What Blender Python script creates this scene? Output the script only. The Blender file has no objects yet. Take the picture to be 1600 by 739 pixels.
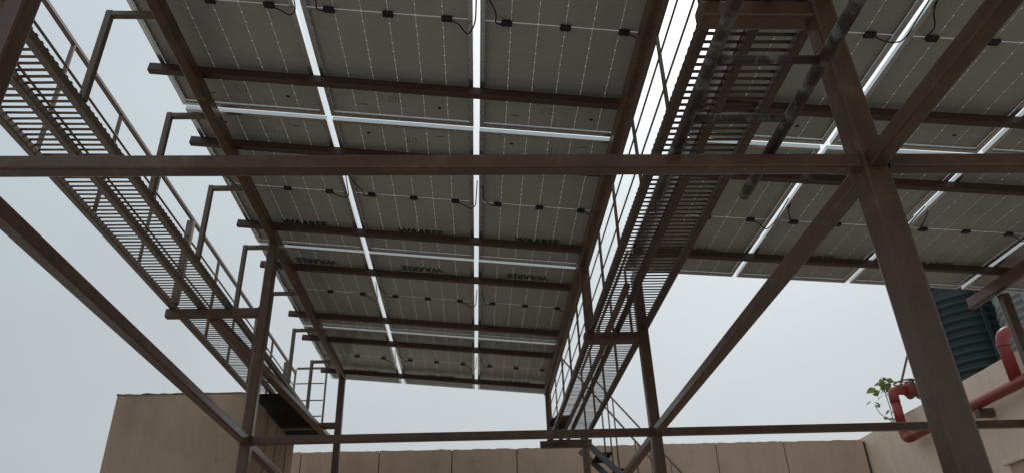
import bpy, bmesh, math, random
from mathutils import Vector, Matrix
random.seed(7)
S = bpy.context.scene
C = S.collection
EYE = 1.6
R = math.radians

# ------------------------------------------------------------------ camera
F_PX, PITCH, YAW, ROLL = 1158.70, 0.51111, 0.06079, -0.03803
fw = Vector((math.sin(YAW)*math.cos(PITCH), math.cos(YAW)*math.cos(PITCH), math.sin(PITCH)))
rt = Vector((math.cos(YAW), -math.sin(YAW), 0))
up = rt.cross(fw)
rt2 = math.cos(ROLL)*rt + math.sin(ROLL)*up
up2 = -math.sin(ROLL)*rt + math.cos(ROLL)*up
cd = bpy.data.cameras.new('camera'); cam = bpy.data.objects.new('camera', cd); C.objects.link(cam)
m = Matrix((rt2, up2, -fw)).transposed().to_4x4(); m.translation = (0, 0, EYE)
cam.matrix_world = m
cd.sensor_width = 36.0; cd.sensor_fit = 'HORIZONTAL'; cd.lens = 36.0*F_PX/1600.0
cd.clip_start = 0.05; cd.clip_end = 5000
S.camera = cam

# ------------------------------------------------------------------ sky, sun, exposure
SUN_EL, SUN_AZ = R(56), R(28)           # azimuth clockwise from +Y
w = bpy.data.worlds.new('World'); S.world = w; w.use_nodes = True
nt = w.node_tree; nt.nodes.clear()
out = nt.nodes.new('ShaderNodeOutputWorld'); bg = nt.nodes.new('ShaderNodeBackground')
sky = nt.nodes.new('ShaderNodeTexSky'); sky.sky_type = 'NISHITA'; sky.sun_disc = False
sky.sun_elevation = SUN_EL; sky.sun_rotation = SUN_AZ
sky.air_density = 1.0; sky.dust_density = 4.4; sky.ozone_density = 1.0; sky.altitude = 50
hs = nt.nodes.new('ShaderNodeHueSaturation'); hs.inputs['Saturation'].default_value = 0.22; hs.inputs['Value'].default_value = 0.42
nt.links.new(sky.outputs[0], hs.inputs['Color'])
# smog veil: even all round, a little greyer towards the horizon
tcw = nt.nodes.new('ShaderNodeTexCoord'); sx = nt.nodes.new('ShaderNodeSeparateXYZ'); nt.links.new(tcw.outputs['Generated'], sx.inputs[0])
mrw = nt.nodes.new('ShaderNodeMapRange'); mrw.inputs[1].default_value = 0.12; mrw.inputs[2].default_value = 0.85; mrw.interpolation_type = 'SMOOTHSTEP'
nt.links.new(sx.outputs['Z'], mrw.inputs[0])
hz = nt.nodes.new('ShaderNodeMix'); hz.data_type = 'RGBA'; nt.links.new(mrw.outputs[0], hz.inputs[0])
hz.inputs[6].default_value = (2.95, 3.28, 3.42, 1); hz.inputs[7].default_value = (4.1, 4.85, 5.2, 1)
ad = nt.nodes.new('ShaderNodeMix'); ad.data_type = 'RGBA'; ad.blend_type = 'ADD'; ad.inputs[0].default_value = 1.0
cn = nt.nodes.new('ShaderNodeTexNoise'); cn.inputs['Scale'].default_value = 2.2; cn.inputs['Detail'].default_value = 5; cn.inputs['Distortion'].default_value = .6
cm = nt.nodes.new('ShaderNodeMapping'); cm.inputs['Scale'].default_value = (1, 1, 2.2); nt.links.new(tcw.outputs['Generated'], cm.inputs[0]); nt.links.new(cm.outputs[0], cn.inputs['Vector'])
cr_ = nt.nodes.new('ShaderNodeMapRange'); cr_.inputs[1].default_value = .3; cr_.inputs[2].default_value = .7; cr_.inputs[3].default_value = .93; cr_.inputs[4].default_value = 1.07
nt.links.new(cn.outputs['Fac'], cr_.inputs[0])
cx_ = nt.nodes.new('ShaderNodeVectorMath'); cx_.operation = 'SCALE'; nt.links.new(hz.outputs[2], cx_.inputs[0]); nt.links.new(cr_.outputs[0], cx_.inputs['Scale'])
nt.links.new(cx_.outputs[0], ad.inputs[6]); nt.links.new(hs.outputs[0], ad.inputs[7])
nt.links.new(ad.outputs[2], bg.inputs['Color']); bg.inputs['Strength'].default_value = 0.10
nt.links.new(bg.outputs[0], out.inputs['Surface'])
sd = bpy.data.lights.new('sun', 'SUN'); sun = bpy.data.objects.new('sun', sd); C.objects.link(sun)
sd.energy = 1.2; sd.angle = R(14); sd.color = (1.0, 0.95, 0.88)
sdir = Vector((math.sin(SUN_AZ)*math.cos(SUN_EL), math.cos(SUN_AZ)*math.cos(SUN_EL), math.sin(SUN_EL)))
sun.rotation_euler = sdir.to_track_quat('Z', 'Y').to_euler(); sun.location = (0, 0, 30)
vs = S.view_settings
vs.view_transform = 'Standard'; vs.look = 'None'; vs.gamma = 1; vs.use_curve_mapping = False
vs.exposure = 0.0

# ------------------------------------------------------------------ materials
def mat(name, col, rough=0.6, metal=0.0, var=0.15, scale=6.0, bump=0.0, bscale=60.0, spec=0.5, runs=0.0, col2=None, thr=(0.45, 0.6), c2scale=3.0, streak=1.0):
    m = bpy.data.materials.new(name); m.use_nodes = True
    n = m.node_tree.nodes; l = m.node_tree.links; b = n['Principled BSDF']
    b.inputs['Roughness'].default_value = rough; b.inputs['Metallic'].default_value = metal
    b.inputs['Specular IOR Level'].default_value = spec
    tc = n.new('ShaderNodeTexCoord'); geo = n.new('ShaderNodeNewGeometry')
    mp = n.new('ShaderNodeMapping'); mp.inputs['Scale'].default_value = (1, 1, streak)
    l.new(geo.outputs['Position'], mp.inputs['Vector'])
    nz = n.new('ShaderNodeTexNoise'); nz.inputs['Scale'].default_value = scale; nz.inputs['Detail'].default_value = 6; nz.inputs['Roughness'].default_value = .62
    l.new(mp.outputs[0], nz.inputs['Vector'])
    rp = n.new('ShaderNodeValToRGB')
    rp.color_ramp.elements[0].position = .25; rp.color_ramp.elements[1].position = .75
    rp.color_ramp.elements[0].color = tuple(c*(1-var) for c in col)+(1,)
    rp.color_ramp.elements[1].color = tuple(min(1, c*(1+var)) for c in col)+(1,)
    l.new(nz.outputs['Fac'], rp.inputs[0]); src = rp.outputs[0]
    if col2:
        n2 = n.new('ShaderNodeTexNoise'); n2.inputs['Scale'].default_value = c2scale; n2.inputs['Detail'].default_value = 8; n2.inputs['Roughness'].default_value = .7
        l.new(mp.outputs[0], n2.inputs['Vector'])
        mr = n.new('ShaderNodeMapRange'); mr.inputs[1].default_value = thr[0]; mr.inputs[2].default_value = thr[1]
        l.new(n2.outputs['Fac'], mr.inputs[0])
        mx = n.new('ShaderNodeMix'); mx.data_type = 'RGBA'
        l.new(mr.outputs[0], mx.inputs[0]); l.new(src, mx.inputs[6]); mx.inputs[7].default_value = col2+(1,)
        src = mx.outputs[2]
    if runs:
        m3 = n.new('ShaderNodeMapping'); m3.inputs['Scale'].default_value = (1, 1, .12); l.new(geo.outputs['Position'], m3.inputs['Vector'])
        n3 = n.new('ShaderNodeTexNoise'); n3.inputs['Scale'].default_value = 3.6; n3.inputs['Detail'].default_value = 7; n3.inputs['Roughness'].default_value = .65; l.new(m3.outputs[0], n3.inputs['Vector'])
        r3 = n.new('ShaderNodeMapRange'); r3.inputs[1].default_value = .48; r3.inputs[2].default_value = .72; r3.inputs[3].default_value = 1.0; r3.inputs[4].default_value = 1.0-runs; l.new(n3.outputs['Fac'], r3.inputs[0])
        x3 = n.new('ShaderNodeVectorMath'); x3.operation = 'SCALE'; l.new(src, x3.inputs[0]); l.new(r3.outputs[0], x3.inputs['Scale']); src = x3.outputs[0]
    if runs and spec < .3:
        wn = n.new('ShaderNodeTexNoise'); wn.inputs['Scale'].default_value = 2.5; wn.inputs['Detail'].default_value = 6; l.new(geo.outputs['Position'], wn.inputs['Vector'])
        wa = n.new('ShaderNodeVectorMath'); wa.operation = 'MULTIPLY_ADD'; wa.inputs[1].default_value = (.7, .7, .7); l.new(wn.outputs['Color'], wa.inputs[0]); l.new(geo.outputs['Position'], wa.inputs[2])
        vo = n.new('ShaderNodeTexVoronoi'); vo.feature = 'DISTANCE_TO_EDGE'; vo.inputs['Scale'].default_value = .75; l.new(wa.outputs[0], vo.inputs['Vector'])
        vm = n.new('ShaderNodeMapRange'); vm.inputs[1].default_value = .001; vm.inputs[2].default_value = .005; vm.inputs[3].default_value = .80; vm.inputs[4].default_value = 1.0; l.new(vo.outputs['Distance'], vm.inputs[0])
        vx = n.new('ShaderNodeVectorMath'); vx.operation = 'SCALE'; l.new(src, vx.inputs[0]); l.new(vm.outputs[0], vx.inputs['Scale']); src = vx.outputs[0]
    l.new(src, b.inputs['Base Color'])
    rr = n.new('ShaderNodeMapRange'); rr.inputs[3].default_value = max(.05, rough-.1); rr.inputs[4].default_value = min(1, rough+.12)
    l.new(nz.outputs['Fac'], rr.inputs[0]); l.new(rr.outputs[0], b.inputs['Roughness'])
    if bump:
        nb = n.new('ShaderNodeTexNoise'); nb.inputs['Scale'].default_value = bscale; nb.inputs['Detail'].default_value = 5
        l.new(geo.outputs['Position'], nb.inputs['Vector'])
        bp = n.new('ShaderNodeBump'); bp.inputs['Strength'].default_value = bump; bp.inputs['Distance'].default_value = .01
        l.new(nb.outputs['Fac'], bp.inputs['Height']); l.new(bp.outputs[0], b.inputs['Normal'])
    return m
M = {}
M['steel'] = mat('red_oxide_paint', (.125, .067, .046), .33, var=.25, scale=7, bump=.2, bscale=30, runs=.35, col2=(.185, .14, .105), thr=(.56, .76), c2scale=7)
M['maroon'] = mat('maroon_primer_shade_darkened', (.080, .041, .033), .4, var=.2, scale=5, bump=.12, bscale=45, col2=(.085, .06, .05), thr=(.6, .8), c2scale=4)  # maroon primer, its colour darkened to stand in for shade under the panels
M['grate'] = mat('grating_paint', (.17, .125, .095), .42, var=.2, scale=8, col2=(.10, .05, .035), thr=(.6, .75), c2scale=9)
M['walk'] = mat('dark_brown_grating_paint', (.085, .052, .040), .45, var=.2, scale=8, col2=(.12, .085, .065), thr=(.6, .75), c2scale=9)
M['alu'] = mat('anodised_aluminium', (.64, .64, .63), .26, metal=1.0, var=.06, scale=20)
M['black'] = mat('black_plastic', (.012, .012, .013), .45, var=.1)
M['ink'] = mat('dark_green_print', (.010, .045, .026), .5, var=.1)
M['label'] = mat('grey_label_print', (.09, .085, .08), .6, var=.1)
M['plaster'] = mat('beige_plaster', (.56, .41, .315), .9, runs=.13, var=.10, scale=2.2, bump=.25, bscale=35, col2=(.44, .31, .225), thr=(.52, .75), c2scale=1.6, streak=.5, spec=.2)
M['plaster_pale'] = mat('pale_beige_plaster', (.80, .655, .54), .9, runs=.10, var=.10, scale=2.2, bump=.25, bscale=35, col2=(.64, .49, .375), thr=(.55, .8), c2scale=1.3, streak=.45, spec=.2)
M['block'] = mat('weathered_block_plaster', (.42, .305, .230), .92, runs=.14, var=.14, scale=1.8, bump=.35, bscale=28, col2=(.29, .215, .175), thr=(.5, .78), c2scale=1.9, streak=.6, spec=.2)
M['moss'] = mat('blackened_coping', (.20, .165, .135), .95, var=.4, scale=14, bump=.8, bscale=30, col2=(.09, .075, .065), thr=(.45, .6), c2scale=10, spec=.2)
M['joint'] = mat('dark_joint_mortar', (.11, .085, .07), .95, var=.3, scale=20, spec=.1)
M['concrete'] = mat('grey_concrete', (.36, .34, .31), .9, var=.15, scale=1.5, bump=.3, bscale=20, col2=(.25, .23, .21), thr=(.5, .7), c2scale=.8, spec=.2)
M['redpipe'] = mat('red_enamel', (.26, .034, .027), .46, var=.15, scale=7, bump=.08, col2=(.17, .04, .03), thr=(.55, .75), c2scale=6)
M['valve'] = mat('dark_cast_iron', (.10, .06, .05), .6, var=.3, scale=20, bump=.3)
M['tank'] = mat('dark_blue_corrugated', (.022, .040, .050), .42, var=.2, scale=3, col2=(.05, .06, .06), thr=(.5, .7), c2scale=2)
M['tank_pale'] = mat('pale_green_corrugated', (.22, .25, .24), .5, var=.15, scale=3)
M['strap'] = mat('brown_strap', (.16, .10, .075), .7, var=.2)
M['leaf'] = mat('leaf_green', (.17, .21, .075), .5, var=.35, scale=9)
M['stem'] = mat('brown_stem', (.14, .11, .07), .8, var=.2)
M['darksheet'] = mat('dark_steel_sheet', (.012, .012, .012), .75, var=.3, scale=5, spec=.2, col2=(.022, .018, .015), thr=(.5, .7), c2scale=3)
M['galv'] = mat('galvanised_grey_steel', (.10, .105, .10), .42, metal=.2, var=.2, scale=9, col2=(.10, .075, .06), thr=(.55, .7), c2scale=7)
M['ladder'] = mat('splashed_old_paint', (.065, .042, .034), .55, var=.35, scale=7, bump=.1, bscale=40, col2=(.26, .25, .23), thr=(.50, .62), c2scale=7, streak=.4)
M['pvc'] = mat('pale_grey_pvc', (.55, .56, .55), .4, var=.06)

def leafy():
    m = M['leaf']; n = m.node_tree.nodes; l = m.node_tree.links; b = n['Principled BSDF']
    t_ = n.new('ShaderNodeBsdfTranslucent'); x = n.new('ShaderNodeMixShader'); x.inputs[0].default_value = .45
    l.new(b.inputs['Base Color'].links[0].from_socket, t_.inputs[0]); l.new(b.outputs[0], x.inputs[1]); l.new(t_.outputs[0], x.inputs[2]); l.new(x.outputs[0], n['Material Output'].inputs[0])
leafy()
def cell_mat():
    m = bpy.data.materials.new('silicon_cell'); m.use_nodes = True
    n = m.node_tree.nodes; l = m.node_tree.links; b = n['Principled BSDF']
    oi = n.new('ShaderNodeNewGeometry'); nz = n.new('ShaderNodeTexNoise'); nz.inputs['Scale'].default_value = 1.6; nz.inputs['Detail'].default_value = 7; nz.inputs['Roughness'].default_value = .65
    l.new(oi.outputs['Position'], nz.inputs['Vector'])
    rp = n.new('ShaderNodeValToRGB'); rp.color_ramp.elements[0].color = (.32, .307, .287, 1); rp.color_ramp.elements[1].color = (.48, .46, .432, 1)
    l.new(nz.outputs['Fac'], rp.inputs[0]); l.new(rp.outputs[0], b.inputs['Base Color'])
    b.inputs['Roughness'].default_value = .32; b.inputs['Specular IOR Level'].default_value = .45
    return m
M['cell'] = cell_mat()
def sheet_mat():
    m = bpy.data.materials.new('laminate_sheet'); m.use_nodes = True
    n = m.node_tree.nodes; l = m.node_tree.links; n.clear()
    o = n.new('ShaderNodeOutputMaterial'); d = n.new('ShaderNodeBsdfDiffuse'); t = n.new('ShaderNodeBsdfTranslucent'); x = n.new('ShaderNodeMixShader')
    nz = n.new('ShaderNodeTexNoise'); nz.inputs['Scale'].default_value = 9; tc = n.new('ShaderNodeNewGeometry'); l.new(tc.outputs['Position'], nz.inputs['Vector'])
    rp = n.new('ShaderNodeValToRGB'); rp.color_ramp.elements[0].color = (.5, .5, .47, 1); rp.color_ramp.elements[1].color = (.68, .67, .64, 1)
    l.new(nz.outputs['Fac'], rp.inputs[0]); l.new(rp.outputs[0], d.inputs[0]); l.new(rp.outputs[0], t.inputs[0])
    x.inputs[0].default_value = .27; l.new(d.outputs[0], x.inputs[1]); l.new(t.outputs[0], x.inputs[2]); l.new(x.outputs[0], o.inputs[0])
    return m
M['sheet'] = sheet_mat()

# ------------------------------------------------------------------ helpers
WPOS = {}
def wpos(o): return WPOS.get(o.name, Vector((0, 0, 0)))
def E3(x, y, z): return Vector((x, y, z+EYE))       # z given relative to the eye level
def tag(o, label=None, cat=None, group=None, kind=None):
    if label: o['label'] = label
    if cat: o['category'] = cat
    if group: o['group'] = group
    if kind: o['kind'] = kind
    return o
def thing(name, label, cat, loc, group=None):
    o = bpy.data.objects.new(name, None); C.objects.link(o); o.location = loc; o.empty_display_size = .2
    WPOS[o.name] = Vector(loc); return tag(o, label, cat, group)
def link(name, me, material, parent, pos):
    """place a mesh at world position pos as a child of parent"""
    if material is not None and not me.materials: me.materials.append(M[material])
    o = bpy.data.objects.new(name, me); C.objects.link(o)
    if parent is not None: o.parent = parent; o.location = Vector(pos)-wpos(parent)
    else: o.location = pos
    WPOS[o.name] = Vector(pos); return o
def mesh(name, v, f, smooth=False):
    me = bpy.data.meshes.new(name); me.from_pydata([tuple(a) for a in v], [], f); me.update()
    if smooth: me.polygons.foreach_set('use_smooth', [True]*len(me.polygons))
    return me
def tube_mesh(name, d, w, h, ch=None, side=None):
    """square tube with rounded edges, centred on origin, axis vector d (full length); w across, h upwards"""
    d = Vector(d); L = d.length; a = d.normalized()
    if side is None:
        side = a.cross(Vector((0, 0, 1)))
        side = Vector((1, 0, 0)) if side.length < 1e-3 else side.normalized()
    side = Vector(side); u = side.cross(a).normalized()
    if ch is None: ch = min(w, h)*.15
    pr = []
    for sx, sy in ((1, 1), (-1, 1), (-1, -1), (1, -1)):
        c = [(w/2-ch, h/2), (w/2-ch*.3, h/2-ch*.3), (w/2, h/2-ch)]
        if sx*sy > 0: c = c[::-1]
        pr += [(sx*x, sy*y) for x, y in c]
    n = len(pr); v = []
    for s in (-L/2, L/2):
        for x, y in pr: v.append(a*s+side*x+u*y)
    f = [(i, (i+1) % n, n+(i+1) % n, n+i) for i in range(n)]+[tuple(range(n))[::-1], tuple(range(n, 2*n))]
    me = mesh(name, v, f); bm = bmesh.new(); bm.from_mesh(me); bmesh.ops.recalc_face_normals(bm, faces=bm.faces); bm.to_mesh(me); bm.free()
    return me
def tube(name, p0, p1, w, h, material, parent, side=None):
    p0, p1 = Vector(p0), Vector(p1)
    return link(name, tube_mesh(name, p1-p0, w, h, side=side), material, parent, (p0+p1)/2)
def box_mesh(name, sx, sy, sz, ch=0.0):
    bm = bmesh.new(); bmesh.ops.create_cube(bm, size=1); bmesh.ops.scale(bm, vec=(sx, sy, sz), verts=bm.verts)
    if ch: bmesh.ops.bevel(bm, geom=bm.edges[:], offset=ch, segments=1, affect='EDGES')
    me = bpy.data.meshes.new(name); bm.to_mesh(me); bm.free(); return me
def box(name, lo, hi, material, parent, ch=0.0):
    lo, hi = Vector(lo), Vector(hi); s = hi-lo
    return link(name, box_mesh(name, s.x, s.y, s.z, ch), material, parent, (lo+hi)/2)
def sweep(name, pts, r, n=10, cap=True):
    """round tube through points; returns a mesh with vertices relative to the first point"""
    pts = [Vector(p) for p in pts]; o = pts[0]; v = []; f = []; prev = None
    rr = r if isinstance(r, (list, tuple)) else [r]*len(pts)
    for i, p in enumerate(pts):
        t = (pts[min(i+1, len(pts)-1)]-pts[max(i-1, 0)]).normalized()
        if prev is None:
            s = t.cross(Vector((0, 0, 1)));  s = Vector((1, 0, 0)) if s.length < 1e-3 else s.normalized()
        else: s = (prev-t*prev.dot(t)).normalized()
        prev = s; b = t.cross(s)
        for k in range(n):
            a = 2*math.pi*k/n; v.append(p-o+s*math.cos(a)*rr[i]+b*math.sin(a)*rr[i])
    for i in range(len(pts)-1):
        for k in range(n): f.append((i*n+k, i*n+(k+1) % n, (i+1)*n+(k+1) % n, (i+1)*n+k))
    if cap: f += [tuple(range(n))[::-1], tuple(range((len(pts)-1)*n, len(pts)*n))]
    me = mesh(name, v, f, True); bm = bmesh.new(); bm.from_mesh(me); bmesh.ops.recalc_face_normals(bm, faces=bm.faces); bm.to_mesh(me); bm.free()
    return me
def pipe(name, pts, r, material, parent, n=10): return link(name, sweep(name, pts, r, n), material, parent, pts[0])
def fillet(pts, rad, k=6):
    pts = [Vector(p) for p in pts]; res = [pts[0]]
    for i in range(1, len(pts)-1):
        a, b, c = pts[i-1], pts[i], pts[i+1]
        d0 = (a-b).normalized(); d1 = (c-b).normalized()
        r = min(rad, (a-b).length*.49, (c-b).length*.49); s, e = b+d0*r, b+d1*r
        for j in range(k+1):
            t = j/k; res.append((1-t)**2*s+2*t*(1-t)*b+t*t*e)
    return res+[pts[-1]]
def spline(pts, k=6):
    pts = [Vector(p) for p in pts]; P = [pts[0]*2-pts[1]]+pts+[pts[-1]*2-pts[-2]]; res = []
    for i in range(1, len(P)-2):
        for j in range(k):
            t = j/k; a, b, c, d = P[i-1:i+3]
            res.append(.5*((2*b)+(c-a)*t+(2*a-5*b+4*c-d)*t*t+(3*b-a-3*c+d)*t**3))
    return res+[pts[-1]]

# ------------------------------------------------------------------ ground
g = link('ground', mesh('ground', [(-1500, -1500, 0), (1500, -1500, 0), (1500, 1500, 0), (-1500, 1500, 0)], [(0, 1, 2, 3)]), 'concrete', None, (0, 0, 0))
tag(g, 'grey concrete terrace floor below the solar canopy', None, None, 'structure')

# ------------------------------------------------------------------ layout numbers (metres, z relative to eye)
Y1, Y2, Y3 = 2.14, 5.77, 9.54
XL, XR, XRAF = -1.735, 1.42, .96
ZB = 1.475
PSI = .01206
PA = dict(x=.03198, y=4.1058, z=3.1564, phi=.09607)      # large table: gap 2 / row gap
PB = dict(x=2.3309, y=3.8871, z=2.8394, phi=.07272)      # right-hand table
WP, LP = 1.02, 2.00216                                   # module pitch
def plane(P, u, v, drop=0):
    return E3(P['x']+u*WP*math.cos(P['phi']), P['y']+v*LP, P['z']-u*WP*math.sin(P['phi'])+v*LP*PSI-drop)
def zat(P, X, Y): return P['z']-(X-P['x'])*math.tan(P['phi'])+(Y-P['y'])*PSI

# ------------------------------------------------------------------ steel frame
fr = thing('steel_canopy_frame', 'brown painted steel frame of posts and beams carrying the solar panels', 'steel frame', (0, Y2, 0))
def post(X, Y, ztop, w=.085, z0=-EYE): return tube('post', E3(X, Y, z0), E3(X, Y, ztop), w, w, 'steel', fr)
RH = .10; PH = .063
for Y in (Y1, Y2, Y3):
    post(XL, Y, zat(PA, XL, Y)-PH-RH-.002)
post(XR, Y1, zat(PB, XR, Y1)-PH-RH-.002, .098); post(XR, Y2, zat(PB, XR, Y2)-PH-RH-.002, .085)
post(XR, Y3, 2.25, .085)
post(4.55, 5.62, zat(PB, 4.55, 5.62)-PH-.09, .075)
# level beams
def beam(p0, p1, w=.06, h=.06): return tube('beam', p0, p1, w, h, 'steel', fr)
e = .0425
beam(E3(-4.2, Y1-.02, ZB), E3(XL-e, Y1-.02, ZB), .056, .056); beam(E3(XL+e, Y1-.02, ZB), E3(XR-.051, Y1-.02, ZB), .056, .056); beam(E3(XR+.051, Y1-.02, ZB), E3(4.6, Y1-.02, ZB), .056, .056)
beam(E3(XL+e, Y2, ZB), E3(XR-e, Y2, ZB)); beam(E3(XR+e, Y2, ZB), E3(5.6, Y2, ZB))
beam(E3(XL+e, Y3, ZB-.1), E3(XR-e, Y3, ZB-.1))
for X in (XL, XR):
    beam(E3(X, -.6, ZB-.003), E3(X, Y1-.05, ZB-.003), .062, .062); beam(E3(X, Y1+.05, ZB-.003), E3(X, Y2-e, ZB-.003), .064, .064); beam(E3(X, Y2+e, ZB-.02), E3(X, Y3-e, ZB-.10), .064, .064)
# rafters
def rafter(P, X, y0, y1, w=.066): return tube('rafter', E3(X, y0, zat(P, X, y0)-PH-RH/2), E3(X, y1, zat(P, X, y1)-PH-RH/2), w, RH, 'steel', fr)
rafter(PA, XL, 1.2, 9.60); rafter(PA, XRAF, 1.2, 9.60)
rafter(PB, XR, 1.0, 5.86, .06); rafter(PB, 4.47, 1.0, 5.93, .06)
# purlins
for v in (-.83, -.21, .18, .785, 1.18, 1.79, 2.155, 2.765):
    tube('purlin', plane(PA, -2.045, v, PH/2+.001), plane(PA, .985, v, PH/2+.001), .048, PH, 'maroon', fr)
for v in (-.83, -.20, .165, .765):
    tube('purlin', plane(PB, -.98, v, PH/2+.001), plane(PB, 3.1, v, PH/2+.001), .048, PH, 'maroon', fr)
# cross brackets carrying the catwalks, stub posts above them
def zl(Y): return 2.535+(Y-Y2)*.02
def zr(Y): return 2.262+(Y-Y2)*.012
for Y in (Y1, Y2, Y3):
    tube('cross_beam', E3(-2.53, Y, zl(Y)), E3(XL-e, Y, zl(Y)), .075, .075, 'steel', fr)
    tube('cross_beam', E3(.92 if Y < 9 else .84, Y, zr(Y)), E3(XR-e if Y < 9 else 1.5, Y, zr(Y)), .085, .085, 'steel', fr)
    tube('stub_post', E3(.975, Y, zr(Y)+.043), E3(.975, Y, zat(PA, XRAF, Y)-PH-RH-.002), .075, .075, 'steel', fr)
tube('cross_beam', E3(.90, Y3-.30, zr(Y3)-.03), E3(1.46, Y3-.30, zr(Y3)-.03), .03, .03, 'steel', fr)
# tube laid under the left catwalk between the second and third brackets, and its twin on the right
tube('bearer', E3(-2.15, Y2+.04, zl(Y2)-.03), E3(-1.93, Y3+.5, zl(Y3)-.04), .085, .06, 'steel', fr)
tube('bearer', E3(1.10, 4.75, zr(4.75)+.012), E3(1.10, Y2-.045, zr(Y2)+.012), .04, .04, 'steel', fr)
tube('bearer', E3(1.12, Y2+.045, zr(Y2)+.012), E3(1.08, Y3-.05, zr(Y3)+.012), .038, .04, 'steel', fr)
# weld beads round the visible joints
rwd = random.Random(4)
def weld(c, axis, w, h):
    u_, v_ = {'x': (Vector((0, 1, 0)), Vector((0, 0, 1))), 'y': (Vector((1, 0, 0)), Vector((0, 0, 1)))}[axis]
    cs = [(-1, -1), (1, -1), (1, 1), (-1, 1), (-1, -1)]; pts = []
    for i in range(4):
        for k_ in range(7):
            t_ = k_/7; a_, b_ = cs[i], cs[i+1]
            pts.append(c+u_*(a_[0]*(1-t_)+b_[0]*t_)*w/2+v_*(a_[1]*(1-t_)+b_[1]*t_)*h/2+Vector((rwd.uniform(-.001, .001), rwd.uniform(-.001, .001), rwd.uniform(-.001, .001))))
    pts.append(pts[0]); pipe('weld_bead', pts, [rwd.uniform(.003, .0055) for _ in pts], 'maroon', fr, 6)
for X, r_ in ((XL, .0425), (XR, .049)):
    for s_ in (-1, 1): weld(E3(X+s_*(r_+.001), Y1-.02, ZB), 'x', .058, .058)
for X in (XL, XR):
    weld(E3(X, Y1-.049, ZB-.003), 'y', .064, .064); weld(E3(X, Y1+.049, ZB-.003), 'y', .066, .066)
    weld(E3(X, Y2-.0425, ZB-.003), 'y', .066, .066); weld(E3(X+(.043 if X < 0 else -.043), Y2, ZB), 'x', .062, .062)
weld(E3(XR+.043, Y2, ZB), 'x', .062, .062)
weld(E3(XR-.049, Y1, zr(Y1)), 'x', .087, .087); weld(E3(XL-.043, Y2, zl(Y2)), 'x', .077, .077)

# ------------------------------------------------------------------ solar panels
MW, ML, FH = .978, 1.955, .030
def frame_mesh():
    bm = bmesh.new()
    def bx(lo, hi):
        r = bmesh.ops.create_cube(bm, size=1); c = (Vector(lo)+Vector(hi))/2; s = Vector(hi)-Vector(lo)
        bmesh.ops.scale(bm, vec=s, verts=r['verts']); bmesh.ops.translate(bm, vec=c, verts=r['verts'])
    t = .0025; fl = .028; a, b = MW/2, ML/2
    for s in (-1, 1):
        bx((min(s*a, s*(a-t)), -b, 0), (max(s*a, s*(a-t)), b, FH))
        bx((min(s*(a-t), s*(a-fl)), -b+t, 0), (max(s*(a-t), s*(a-fl)), b-t, t))
        bx((min(s*(a-t), s*(a-.012)), -b+t, FH-t), (max(s*(a-t), s*(a-.012)), b-t, FH))
        bx((-a+t, min(s*b, s*(b-t)), 0), (a-t, max(s*b, s*(b-t)), FH))
        bx((-a+fl, min(s*(b-t), s*(b-fl)), .0004), (a-fl, max(s*(b-t), s*(b-fl)), t))
        bx((-a+.012, min(s*(b-t), s*(b-.012)), FH-t+.0004), (a-.012, max(s*(b-t), s*(b-.012)), FH))
    me = bpy.data.meshes.new('panel_frame'); bm.to_mesh(me); bm.free(); me.materials.append(M['alu']); return me
FRAME = frame_mesh()
ZS = FH-.006
CW, CH2, PX, PYC, CG = .1537, .0776, .1563, .0785, .008
def cell_verts(cx, cy, th=.0012, c=.0050):
    a, b = CW/2, CH2/2; p = [(a-c, b), (a, b-c), (a, -b+c), (a-c, -b), (-a+c, -b), (-a, -b+c), (-a, b-c), (-a+c, b)]
    return [(cx+x, cy+y, s*th) for s in (1, -1) for x, y in p]
CF = [tuple(range(8))[::-1], tuple(range(8, 16))]+[(i, (i+1) % 8, 8+(i+1) % 8, 8+i) for i in range(8)]
def mk(v, f):
    me = mesh('cell', v, f); bm = bmesh.new(); bm.from_mesh(me); bmesh.ops.recalc_face_normals(bm, faces=bm.faces); bm.to_mesh(me); bm.free(); me.materials.append(M['cell']); return me
CELL = mk(cell_verts(0, 0), CF)
CPOS = [((i-2.5)*PX, sg*(CG/2+(j+.5)*PYC)) for sg in (-1, 1) for j in range(12) for i in range(6)]
vv, ff = [], []
for cx, cy in CPOS:
    k = len(vv); vv += cell_verts(cx, cy); ff += [tuple(k+i for i in q) for q in CF]
CELLGRID = mk(vv, ff)
SHEET = mesh('laminate', [(-MW/2+.003, -ML/2+.003, 0), (MW/2-.003, -ML/2+.003, 0), (MW/2-.003, ML/2-.003, 0), (-MW/2+.003, ML/2-.003, 0)], [(0, 3, 2, 1)]); SHEET.materials.append(M['sheet'])
JBOX = box_mesh('junction_box', .062, .042, .020, .005); JBOX.materials.append(M['black'])
def text_mesh(body, size, off):
    cu = bpy.data.curves.new('txt', 'FONT'); cu.body = body; cu.size = size; cu.align_x = 'CENTER'; cu.align_y = 'CENTER'; cu.offset = off; cu.resolution_u = 2
    o = bpy.data.objects.new('txt', cu); C.objects.link(o)
    bpy.context.view_layer.update()
    me = bpy.data.meshes.new_from_object(o.evaluated_get(bpy.context.evaluated_depsgraph_get()))
    bpy.data.objects.remove(o); xs = [v.co.x for v in me.vertices]; wd = max(xs)-min(xs)
    me.materials.clear(); return me, wd
LOGO, lw = text_mesh('WAAREE', .1, .004)
LOGO.transform(Matrix.Scale(.40/lw, 4)); LOGO.transform(Matrix.Diagonal((-1, 1.3, 1, 1)))   # read from below
LOGO.materials.append(M['ink'])
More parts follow.
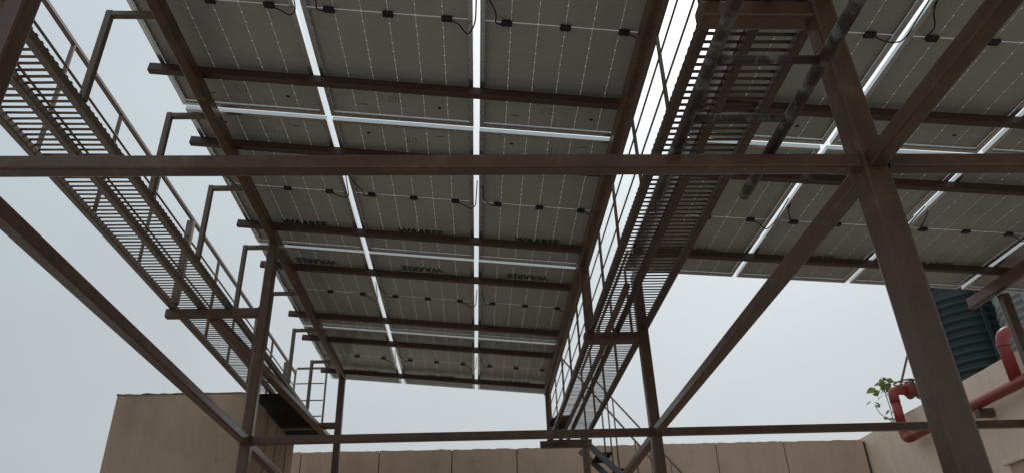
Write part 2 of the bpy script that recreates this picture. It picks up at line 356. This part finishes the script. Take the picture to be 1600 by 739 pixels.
def quads(rects):
    v, f = [], []
    for x0, y0, x1, y1 in rects:
        k = len(v); v += [(x0, y0, 0), (x1, y0, 0), (x1, y1, 0), (x0, y1, 0)]; f.append((k, k+3, k+2, k+1))
    return mesh('sticker', v, f)
t = .003
STICK = quads([(-.03, -.03, -.03+t, .03), (-.012, -.03, -.012+t, .03), (-.03, .03, -.009, .03+t), (-.03, -.03, -.009, -.03+t), (.008, -.03, .034, -.03+t), (.008, .03, .034, .03+t), (.034, -.03, .034+t, .03), (.012, -.01, .03, -.007), (.008, .008, .011, .03)]); STICK.materials.append(M['label'])
DOT = mesh('earth_mark', [(.014*math.cos(a*math.pi/5), .012*math.sin(a*math.pi/5), 0) for a in range(10)], [tuple(range(10))[::-1]]); DOT.materials.append(M['black'])
DASH = quads([(-.024, -.004, .024, .004)]); DASH.materials.append(M['label'])
LEADS = []
rl = random.Random(3)
for i in range(9):
    j = lambda s: rl.uniform(-s, s)
    x = .338; zz = -.012
    right = sweep('cable', spline([(x+.028, 0, zz), (x+.07, .012, zz-.01), (x+.125, .03+j(.025), zz-.035+j(.02)), (x+.165, -.03, zz-.03), (x+.172, -.16+j(.05), zz-.015), (x+.178, -.33, .0)]), .0042, 6); right.materials.append(M['black'])
    left = sweep('cable', spline([(-x-.028, 0, zz), (-x-.06, -.025, zz-.012), (-x-.085+j(.03), -.11+j(.03), zz-.025+j(.008)), (-x-.115+j(.02), -.22, zz-.012), (-x-.135, -.33, .0)]), .0042, 6); left.materials.append(M['black'])
    LEADS.append((right, Vector((x+.028, 0, zz)), left, Vector((-x-.028, 0, zz))))
def child(name, me, parent, loc):
    o = bpy.data.objects.new(name, me); C.objects.link(o); o.parent = parent; o.location = loc; return o
def panel(P, u, v, flip, label, group, singles, k):
    """u, v: lower-left corner of the module in pitches"""
    o = bpy.data.objects.new('solar_panel', None); C.objects.link(o); tag(o, label, 'solar panel', group); o.empty_display_size = .1
    ex = Vector((math.cos(P['phi']), 0, -math.sin(P['phi']))); ey = Vector((0, 1, PSI)).normalized(); ez = ex.cross(ey).normalized(); ey = ez.cross(ex)
    mm = Matrix((ex, ey, ez)).transposed().to_4x4(); mm.translation = plane(P, u+.5, v+.5)+ez*.0015; o.matrix_world = mm
    child('frame', FRAME, o, (0, 0, 0))
    sh = child('laminate', SHEET, o, (0, 0, ZS))
    if singles:
        for cx, cy in CPOS: child('cell', CELL, sh, (cx, cy, 0))
    else: tag(child('cells', CELLGRID, sh, (0, 0, 0)), kind='stuff')
    s = -1 if flip else 1
    lg = child('lettering', LOGO, sh, (s*.02, (.585 if not flip else -.69), -.0022)); lg.rotation_euler = (0, 0, math.pi if not flip else 0)
    st = child('sticker', STICK, sh, (s*.04, -s*.78, -.0022)); st.rotation_euler = (0, 0, math.pi if flip else 0)
    child('earth_mark', DOT, sh, (-s*.26, -s*.83, -.0022)); child('barcode', DASH, sh, (s*.25, -s*.85, -.0022))
    R_, ro, L_, lo = LEADS[k % 9]
    for i, x in enumerate((-.338, 0, .338)):
        jb = child('junction_box', JBOX, o, (x, 0, ZS-.0115))
        if i == 0: child('cable', L_, jb, lo-Vector((x, 0, 0))+Vector((0, 0, 0)))
        if i == 2: child('cable', R_, jb, ro-Vector((x, 0, 0)))
    return o
colA = {-2: 'left', -1: 'middle', 0: 'right'}
rowA = {-1: 'nearest row', 0: 'second row from the camera', 1: 'third row from the camera', 2: 'farthest row'}
k = 0
for v in (-1, 0, 1, 2):
    for u in (-2, -1, 0):
        panel(PA, u, v, v % 2 == 1, 'grey-backed solar panel, %s column of the large table, %s' % (colA[u], rowA[v]), 'solar panels of the large table', v < 1, k); k += 1
colB = {-1: 'beside the walkway', 0: 'second from the walkway', 1: 'third from the walkway', 2: 'fourth one out'}
rowB = {-1: 'near row', 0: 'back row above open sky'}
for v in (-1, 0):
    for u in (-1, 0, 1, 2):
        if (u, v) == (2, -1): continue
        panel(PB, u, v, v % 2 == 1, 'solar panel of the right-hand table, %s, %s' % (colB[u], rowB[v]), 'solar panels of the right-hand table', True, k); k += 1

# unseen panels added overhead behind the camera to shade the near steel
ordn = {-2: 'first row', -3: 'second row'}
for v in (-2, -3):
    for u in (-2, -1, 0):
        panel(PA, u, v, v % 2 == 1, 'unseen solar panel added overhead behind the camera for shade, %s column of the large table, %s back' % (colA[u], ordn[v]), 'unseen solar panels added to shade the near steel', False, k); k += 1
    for u in (-1, 0, 1, 2):
        panel(PB, u, v, v % 2 == 1, 'unseen solar panel added overhead behind the camera for shade, right-hand table, %s, %s back' % (colB[u], ordn[v]), 'unseen solar panels added to shade the near steel', False, k); k += 1
panel(PB, 2, -1, True, 'unseen solar panel added to the right-hand table for shade, just beyond the right picture edge', 'unseen solar panels added to shade the near steel', False, k); k += 1  # unseen panel past the right edge, added for its shade too

# ------------------------------------------------------------------ catwalks
def catwalk(label, X0, X1, xc, zf, y0, y1, slat_to, mt, wc):
    o = thing('catwalk', label, 'catwalk', E3((X0+X1)/2, (y0+y1)/2, zf(Y2)+.04), 'catwalks')
    zt = lambda Y: zf(Y)
    for X, wd in ((X0, .045), (xc, wc), (X1, .045)):
        tube('stringer', E3(X, y0, zt(y0)), E3(X, y1, zt(y1)), wd, .05, mt, o)
    me = box_mesh('slat', X1-X0+.04, .019, .003); me.materials.append(M[mt])
    n = int((slat_to-y0)/.0485)
    for i in range(n):
        Y = y0+.02+i*.0485
        s = link('slat', me, None, o, E3((X0+X1)/2, Y, zt(Y)+.029)); s.rotation_euler = (random.gauss(0, .03), random.gauss(0, .004), random.gauss(0, .006))
    return o
def zlw(Y): return 2.600+(Y-Y2)*.014
def zrw(Y): return 2.332+(Y-Y2)*.012
cl = catwalk('narrow slatted catwalk hung along the left edge of the large table', -2.49, -2.04, -2.262, zlw, 1.9, 10.1, 8.35, 'grate', .045)
cr = catwalk('narrow slatted catwalk running between the two panel tables', .985, 1.43, 1.205, zrw, 1.5, 9.6, 9.55, 'walk', .034)
# solid dark sheet at the far end of the left catwalk
sv = []
NY = 12
for i in range(NY+1):
    for j in range(4):
        Y = 8.10+1.98*i/NY; x = -2.50+.50*j/3
        if j == 0: x += .05*math.sin(i*.55)
        sv.append((x, Y, zlw(Y)+EYE-.046-(.010*math.sin(i*1.1) if j < 2 else 0)))
cen = Vector((-2.25, 9.1, zlw(9.1)+EYE)); sv = [Vector(a)-cen for a in sv]
fs = [(i*4+j, i*4+j+1, i*4+j+5, i*4+j+4) for i in range(NY) for j in range(3)]
me = mesh('floor_sheet', sv+[a+Vector((0, 0, .004)) for a in sv], [q[::-1] for q in fs]+[tuple(i+len(sv) for i in q) for q in fs])
link('floor_sheet', me, 'darksheet', cl, cen)
tag(bpy.data.objects['floor_sheet'], 'dark sagging sheet under the far end')
def railing(parent, X, posts, rails, zf, hz, pw, y0, y1):
    r = tube('railing', E3(X, y0, zf(y0)+hz), E3(X, y1, zf(y1)+hz), pw*1.15, pw*1.15, 'grate', parent)
    for Y in posts:
        Y += random.uniform(-.025, .025)
        tube('rail_post', E3(X+random.uniform(-.004, .004), Y+random.uniform(-.012, .012), zf(Y)+.026), E3(X, Y, zf(Y)+hz-pw*.6), pw, pw*.6, 'grate', r)
    for h, rad in rails: pipe('mid_rail', [E3(X+.008, y0, zf(y0)+h), E3(X+.008, y1, zf(y1)+h)], rad, 'grate', r, 8)
    return r
railing(cl, -2.49, (2.84, 3.57, 4.30, 5.03, 6.56, 7.29, 8.03, 8.77), ((.655, .009), (.33, .008)), zlw, .855, .027, 1.9, 10.1)
for Y in (Y2, Y3): tube('stub_post', E3(-2.485, Y, zlw(Y)+.026), E3(-2.485, Y, zlw(Y)+.815), .06, .06, 'grate', cl)
# end guard of the left catwalk
zz = zlw(10.1)
eg = tube('end_guard', E3(-2.475, 10.1, zz+.92), E3(-2.05, 10.1, zz+.92), .028, .028, 'grate', cl)
for X in (-2.49, -2.06): tube('rail_post', E3(X, 10.1, zz+.026), E3(X, 10.1, zz+.905), .025, .025, 'grate', eg)
for h in (.24, .46, .70): pipe('mid_rail', [E3(-2.47, 10.1, zz+h), E3(-2.08, 10.1, zz+h)], .009, 'grate', eg, 8)
# hangers: arm out from the rafter, drop to the inner stringer
for Y in (2.25, 3.15, 4.04, 4.97, 5.93, 6.93, 7.95, 9.02):
    Y += random.uniform(-.03, .03); za = zat(PA, XL, Y)-.112+random.uniform(-.012, .012)
    h = tube('hanger', E3(-2.03, Y, zlw(Y)+.026), E3(-2.03, Y, za+.019), .038, .038, 'grate', cl)
    tube('arm', E3(-2.011, Y, za), E3(XL-.031, Y, za), .036, .036, 'grate', h)
# right catwalk rails
railing(cr, .99, [1.45+.72*i for i in range(12) if abs(1.45+.72*i-Y2) > .12], ((.225, .006), (.43, .006)), zrw, .555, .02, 1.5, 9.5)
r2 = railing(cr, 1.425, (6.2, 7.0, 7.8, 8.6, 9.4), ((.45, .009),), zrw, .85, .024, 5.97, 9.5)
# rags and cable bundle left on the far end of the right catwalk
rb = thing('rag_bundle', 'crumpled dark rag lying on the far end of the right catwalk', 'rag', E3(1.06, 9.0, zrw(9.0)+.033))
bm = bmesh.new(); bmesh.ops.create_icosphere(bm, subdivisions=3, radius=1)
rr_ = random.Random(5)
for q in bm.verts:
    a = q.co; d = 1+.22*math.sin(5*a.x+3*a.y)+.16*math.sin(9*a.y+4*a.z+1)
    q.co = Vector((a.x*.10*d, a.y*.30*d, max(0, (a.z+.55)*.05*d)))
me = bpy.data.meshes.new('cloth'); bm.to_mesh(me); bm.free(); link('cloth', me, 'darksheet', rb, E3(1.06, 9.0, zrw(9.0)+.033))

# ------------------------------------------------------------------ old ladder lying on the near beam
ZLAD = ZB+.028+.025
ld = thing('ladder', 'old paint-splashed ladder lying across the near beam under the catwalk', 'ladder', E3(.89, 1.4, ZLAD))
for X in (.72, 1.062): pipe('rail', [E3(X, -.4, ZLAD+.004), E3(X, .9, ZLAD+.002), E3(X, 2.41, ZLAD)], .0215, 'ladder', ld, 14)
for i in range(10):
    Y = 2.21-.28*i
    pipe('rung', [E3(.738, Y, ZLAD+.001), E3(1.044, Y, ZLAD+.001)], .0135, 'ladder', ld, 12)

# ------------------------------------------------------------------ stair at the far end of the right catwalk
st = thing('steel_stair', 'steep steel stair dropping to the right from the far catwalk end', 'stair', E3(1.9, 10.0, 1.2))
a0, a1 = E3(1.40, 9.72, 2.43), E3(3.3, 9.72, .53)
tube('stringer', a0, a1, .025, .08, 'galv', st); tube('stringer', a0+Vector((.06, .62, -.02)), a1+Vector((.06, .62, -.02)), .025, .08, 'galv', st)
for i in range(8):
    x = 1.70+i*.21; z = 2.235-i*.21
    tr = tube('tread', E3(x, 9.745, z), E3(x, 10.31, z), .20, .012, 'darksheet', st)
    for q in range(5): tube('grip_bar', E3(x-.08+q*.04, 9.745, z+.012), E3(x-.08+q*.04, 10.31, z+.012), .012, .012, 'galv', tr)
hr = pipe('handrail', [E3(1.19, 9.7, 3.552), E3(2.298, 9.7, 2.12), E3(3.2, 9.7, .95)], .014, 'grate', st, 8)
hr2 = pipe('handrail', [E3(1.75, 10.33, 3.42), E3(2.788, 10.33, 2.131), E3(3.5, 10.33, 1.24)], .014, 'grate', st, 8)
for x, zt_, zb_ in ((1.70, 2.89, 2.20), (2.10, 2.37, 1.8), (2.6, 1.72, 1.3)): pipe('baluster', [E3(x, 9.7, zb_), E3(x, 9.7, zt_)], .011, 'grate', hr, 8)
for x, zt_, zb_ in ((1.90, 3.23, 2.0), (2.7, 2.24, 1.2), (1.98, 3.13, 1.9)): pipe('baluster', [E3(x, 10.33, zb_), E3(x, 10.33, zt_)], .011, 'grate', hr2, 8)

# ------------------------------------------------------------------ walls
def slab(name, lo, hi, material, parent, jit=.006, n=6, rnd=random.Random(1)):
    """wall slab with slightly chipped top edge; axis along the longer horizontal side"""
    lo, hi = Vector(lo), Vector(hi); s = hi-lo; ax = 0 if s.x > s.y else 1
    bm = bmesh.new(); rows = []
    for i in range(n+1):
        t_ = i/n; q = []
        for a, b in ((0, 0), (1, 0), (1, 1), (0, 1)):
            p = Vector((lo.x+s.x*(t_ if ax == 0 else a), lo.y+s.y*(a if ax == 0 else t_), lo.z+s.z*b))
            if b: p.z += rnd.uniform(-jit, jit); p[1-ax] += rnd.uniform(-jit, jit)*.5
            q.append(bm.verts.new(p-(lo+hi)/2))
        rows.append(q)
    for i in range(n):
        for k_ in range(4): bm.faces.new((rows[i][k_], rows[i][(k_+1) % 4], rows[i+1][(k_+1) % 4], rows[i+1][k_]))
    bm.faces.new(rows[0]); bm.faces.new(rows[-1][::-1]); bmesh.ops.recalc_face_normals(bm, faces=bm.faces)
    me = bpy.data.meshes.new(name); bm.to_mesh(me); bm.free()
    return link(name, me, material, parent, (lo+hi)/2)
bw = thing('back_parapet_wall', 'long beige parapet wall of upright slabs across the back', 'wall', (1.6, 11.1, 0))
jx = [-3.9, -2.50, -1.38, -.328, .62, 1.622, 2.594, 3.582, 4.617, 5.835]
box('mortar_core', (-3.88, 11.03, 0), (5.875, 11.14, 2.61+EYE), 'joint', bw)
for i in range(len(jx)-1):
    dz = random.uniform(-.012, .012)
    slab('wall_slab', (jx[i]+.007, 11.0+random.uniform(-.004, .004), 0), (jx[i+1]-.007, 11.17, 2.628+EYE+dz), 'plaster', bw, .008, 14)
rw = thing('side_parapet_wall', 'tall pale beige parapet wall running along the right side', 'wall', (5.98, 8, 0))
box('mortar_core', (5.93, 2.0, 0), (6.03, 11.15, 2.6+EYE), 'joint', rw)
jy = [11.2, 9.55, 7.95, 6.3, 4.65, 3.0]
for i in range(len(jy)-1):
    slab('wall_slab', (5.88, jy[i+1]+.002, 0), (6.08, jy[i]-.002, 2.675+EYE+random.uniform(-.003, .003)), 'plaster_pale', rw, .004)
# concrete room on the left
bk = thing('rooftop_room', 'weathered beige plaster room with a chipped blackened top, left of the posts', 'building', (-3.1, 9, 0))
slab('wall', (-3.80, 7.9, 0), (-2.34, 8.02, 2.535+EYE), 'block', bk, .0, 4)
slab('wall', (-2.47, 8.02, 0), (-2.34, 9.83, 2.46+EYE), 'block', bk, .0, 4)
slab('wall', (-3.80, 8.02, 0), (-3.68, 9.83, 2.53+EYE), 'block', bk, .0, 4)
slab('wall', (-3.68, 9.70, 0), (-2.47, 9.83, 2.46+EYE), 'block', bk, .0, 4)
box('roof_slab', (-3.66, 8.03, 2.36+EYE), (-2.48, 9.69, 2.45+EYE), 'concrete', bk)
rc = random.Random(12)
slab('coping', (-3.805, 7.892, 2.535+EYE), (-2.335, 8.03, 2.549+EYE), 'moss', bk, .008, 24, rc)
slab('corner_crust', (-3.80, 8.04, 2.53+EYE), (-3.69, 9.8, 2.55+EYE), 'moss', bk, .010, 30, rc)
for y in (8.45, 8.9, 9.4): box('pilaster', (-2.34, y, 0), (-2.325, y+.28, 2.45+EYE), 'block', bk, .003)

# ------------------------------------------------------------------ fire main
XP = 5.72
fp = thing('fire_water_pipe', 'red fire water pipe along the pale side wall with a valve on top', 'pipe', E3(XP, 8.5, 2.3))
RP = .061
ym = 9.66
pipe('main_pipe', [E3(XP, 4.0, 2.30), E3(XP, 6.5, 2.30), E3(XP, 9.46, 2.30)], RP, 'redpipe', fp, 20)
pipe('elbow', fillet([E3(XP, 9.46, 2.30), E3(XP, ym, 2.30), E3(XP, ym, 2.50)], .13), RP*1.06, 'redpipe', fp, 20)
pipe('riser', [E3(XP, ym, 2.50), E3(XP, ym, 2.79)], RP, 'redpipe', fp, 20)
pipe('elbow', fillet([E3(XP, ym, 2.79), E3(XP, ym, 2.965), E3(XP+.19, ym, 2.965)], .14), RP*1.06, 'redpipe', fp, 20)
vb = pipe('valve', [E3(XP+.19, ym, 2.965), E3(XP+.23, ym, 2.965), E3(XP+.235, ym, 2.965), E3(XP+.30, ym, 2.965), E3(XP+.305, ym, 2.965), E3(XP+.36, ym, 2.965)], [.085, .085, .10, .10, .085, .07], 'redpipe', fp, 20)
for dx in (.235, .375): pipe('flange', [E3(XP+dx, ym, 2.965), E3(XP+dx+.022, ym, 2.965)], .125, 'valve', vb, 18)
pipe('bonnet', [E3(XP+.30, ym, 3.06), E3(XP+.30, ym, 3.11)], [.045, .028], 'valve', vb, 14)
wheel = [E3(XP+.20+.13*math.cos(a), ym+.13*math.sin(a), 3.075+.012*math.cos(a)) for a in [i*math.pi/10 for i in range(21)]]
pipe('hand_wheel', wheel, .011, 'valve', vb, 8)
tube('wheel_spoke', E3(XP+.07, ym, 3.087), E3(XP+.33, ym, 3.065), .014, .010, 'valve', vb)
pipe('outlet', [E3(XP+.397, ym, 2.965), E3(XP+1.5, ym, 2.965)], RP, 'redpipe', fp, 20)
# branch over the wall nearer the camera
yb = 7.33
pipe('branch', fillet([E3(XP, yb, 2.34), E3(XP, yb, 2.88), E3(XP+1.6, yb, 2.90)], .16, 8), RP*1.05, 'redpipe', fp, 20)
pipe('collar', [E3(XP, yb, 2.70), E3(XP, yb, 2.73)], RP*1.16, 'redpipe', fp, 20)
for y in (8.08, 6.2):
    bkp = box('bracket', E3(XP-.03, y-.045, 2.15), E3(5.879, y+.045, 2.242), 'valve', fp, .004)
# strap tied to the valve
tp = thing('strap', 'thin brown strap hanging down over the red valve', 'strap', E3(5.9, 9.5, 3.0))
tube('tail', E3(6.06, 9.52, 3.52), E3(5.79, 9.56, 2.98), .03, .006, 'strap', tp, side=(.894, 0, -.447)); tube('tail', E3(6.03, 9.52, 3.46), E3(6.03, 9.53, 3.14), .028, .006, 'strap', tp, side=(1, 0, 0))
# pale ledge low on the wall
lg_ = thing('wall_ledge', 'small white masonry ledge at the lower right corner', 'ledge', E3(5.8, 7.6, 1.55))
box('ledge_top', E3(5.70, 6.9, 1.585), E3(5.879, 7.97, 1.635), 'plaster_pale', lg_, .006); box('ledge_body', E3(5.74, 6.95, 1.2), E3(5.879, 7.92, 1.585), 'plaster', lg_, .004)

# ------------------------------------------------------------------ corrugated tanks behind the wall
def tank(label, X, Y, r, z0, z1, material, pitch=.125):
    o = thing('water_tank', label, 'tank', (X, Y, 0), 'corrugated tanks behind the side wall')
    n = 48; prof = []; z = z0; k_ = 0
    steps = int((z1-z0)/pitch*6)
    for i in range(steps+1):
        zz_ = z0+(z1-z0)*i/steps; ph = (zz_-z0)/pitch*2*math.pi
        band = (int((zz_-z0)/(pitch*6)) % 2 == 1 and ((zz_-z0)/(pitch*6)) % 1 > .82)
        prof.append((r+(.0 if band else .026*math.cos(ph)), zz_))
    v = [(a*math.cos(2*math.pi*q/n), a*math.sin(2*math.pi*q/n), b) for a, b in prof for q in range(n)]
    f = [(i*n+q, i*n+(q+1) % n, (i+1)*n+(q+1) % n, (i+1)*n+q) for i in range(len(prof)-1) for q in range(n)]
    link('shell', mesh('shell', v, f, True), material, o, (X, Y, EYE))
    pipe('lid', [E3(X, Y, z1-.02), E3(X, Y, z1+.02), E3(X, Y, z1+.25)], [r+.03, r+.03, .25], material, o, 48)
    pipe('plinth', [Vector((X, Y, 0)), E3(X, Y, z0+.01)], r+.1, 'concrete', o, 32)
    for a in (R(205), R(252)):
        x, y = X+(r+.025)*math.cos(a), Y+(r+.025)*math.sin(a)
        tube('seam_strip', E3(x, y, z0), E3(x, y, z1), .05, .05, material, o)
    return o
tank('dark blue corrugated water tank partly hidden by the thick post', 7.70, 10.45, .74, 1.6, 5.9, 'tank')
tank('paler corrugated tank at the right edge of the picture', 7.75, 8.75, .66, 1.6, 5.4, 'tank_pale', .10)

# ------------------------------------------------------------------ plant on the wall
pl = thing('wall_plant', 'small leafy sapling rooted on top of the side wall beside the valve', 'plant', E3(5.93, 10.2, 2.67))
def stem(pts, r): return pipe('stem', spline(pts, 5), r, 'stem', pl, 6)
stem([E3(5.93, 10.2, 2.66), E3(5.94, 10.2, 2.9), E3(5.925, 10.19, 3.08), E3(5.94, 10.2, 3.22), E3(5.96, 10.2, 3.29)], .006)
stem([E3(5.93, 10.2, 2.68), E3(5.83, 10.2, 2.74), E3(5.76, 10.2, 2.82), E3(5.735, 10.2, 2.93)], .005)
stem([E3(5.93, 10.2, 2.68), E3(5.97, 10.15, 2.76), E3(6.0, 10.15, 2.84)], .005)
stem([E3(5.928, 10.19, 3.06), E3(5.99, 10.18, 3.09), E3(6.04, 10.18, 3.11)], .004)
lv = []
for i in range(9):
    t_ = i/8; lv.append((t_, .36*math.sin(math.pi*min(1, t_**.75*1.0)), -.10*t_*t_))
v = [(0, 0, 0)]
LF = []
rows = [(t_, wd, z) for t_, wd, z in lv]
vv = []
for t_, wd, z in rows: vv += [(t_, -wd, z+.06*wd), (t_, 0, z-.03), (t_, wd, z+.06*wd)]
ff = []
for i in range(len(rows)-1):
    for j in range(2): ff.append((i*3+j, i*3+j+1, (i+1)*3+j+1, (i+1)*3+j))
LEAF = mesh('leaf', vv, ff); LEAF.materials.append(M['leaf'])
rl2 = random.Random(21)
def leaves(c, n, sp, size):
    for i in range(n):
        p = c+Vector((rl2.gauss(0, sp), rl2.gauss(0, sp), rl2.gauss(0, sp*.8)))
        o = link('leaf', LEAF, None, pl, p); s = size*1.25*rl2.uniform(.7, 1.25); o.scale = (s, s, s)
        o.rotation_euler = (rl2.uniform(-.7, .7), rl2.uniform(-.3, .9), rl2.uniform(0, 6.28))
leaves(E3(5.92, 10.2, 3.20), 15, .06, .10); leaves(E3(5.98, 10.2, 3.31), 5, .03, .08); leaves(E3(6.06, 10.18, 3.10), 5, .03, .09)
leaves(E3(6.01, 10.15, 2.85), 6, .04, .10); leaves(E3(5.72, 10.2, 2.95), 4, .025, .07); leaves(E3(5.84, 10.2, 2.72), 3, .02, .06); leaves(E3(5.83, 10.2, 3.04), 3, .03, .06)

# ------------------------------------------------------------------ render defaults
S.render.engine = 'CYCLES'
S.render.resolution_x = 1024; S.render.resolution_y = 472
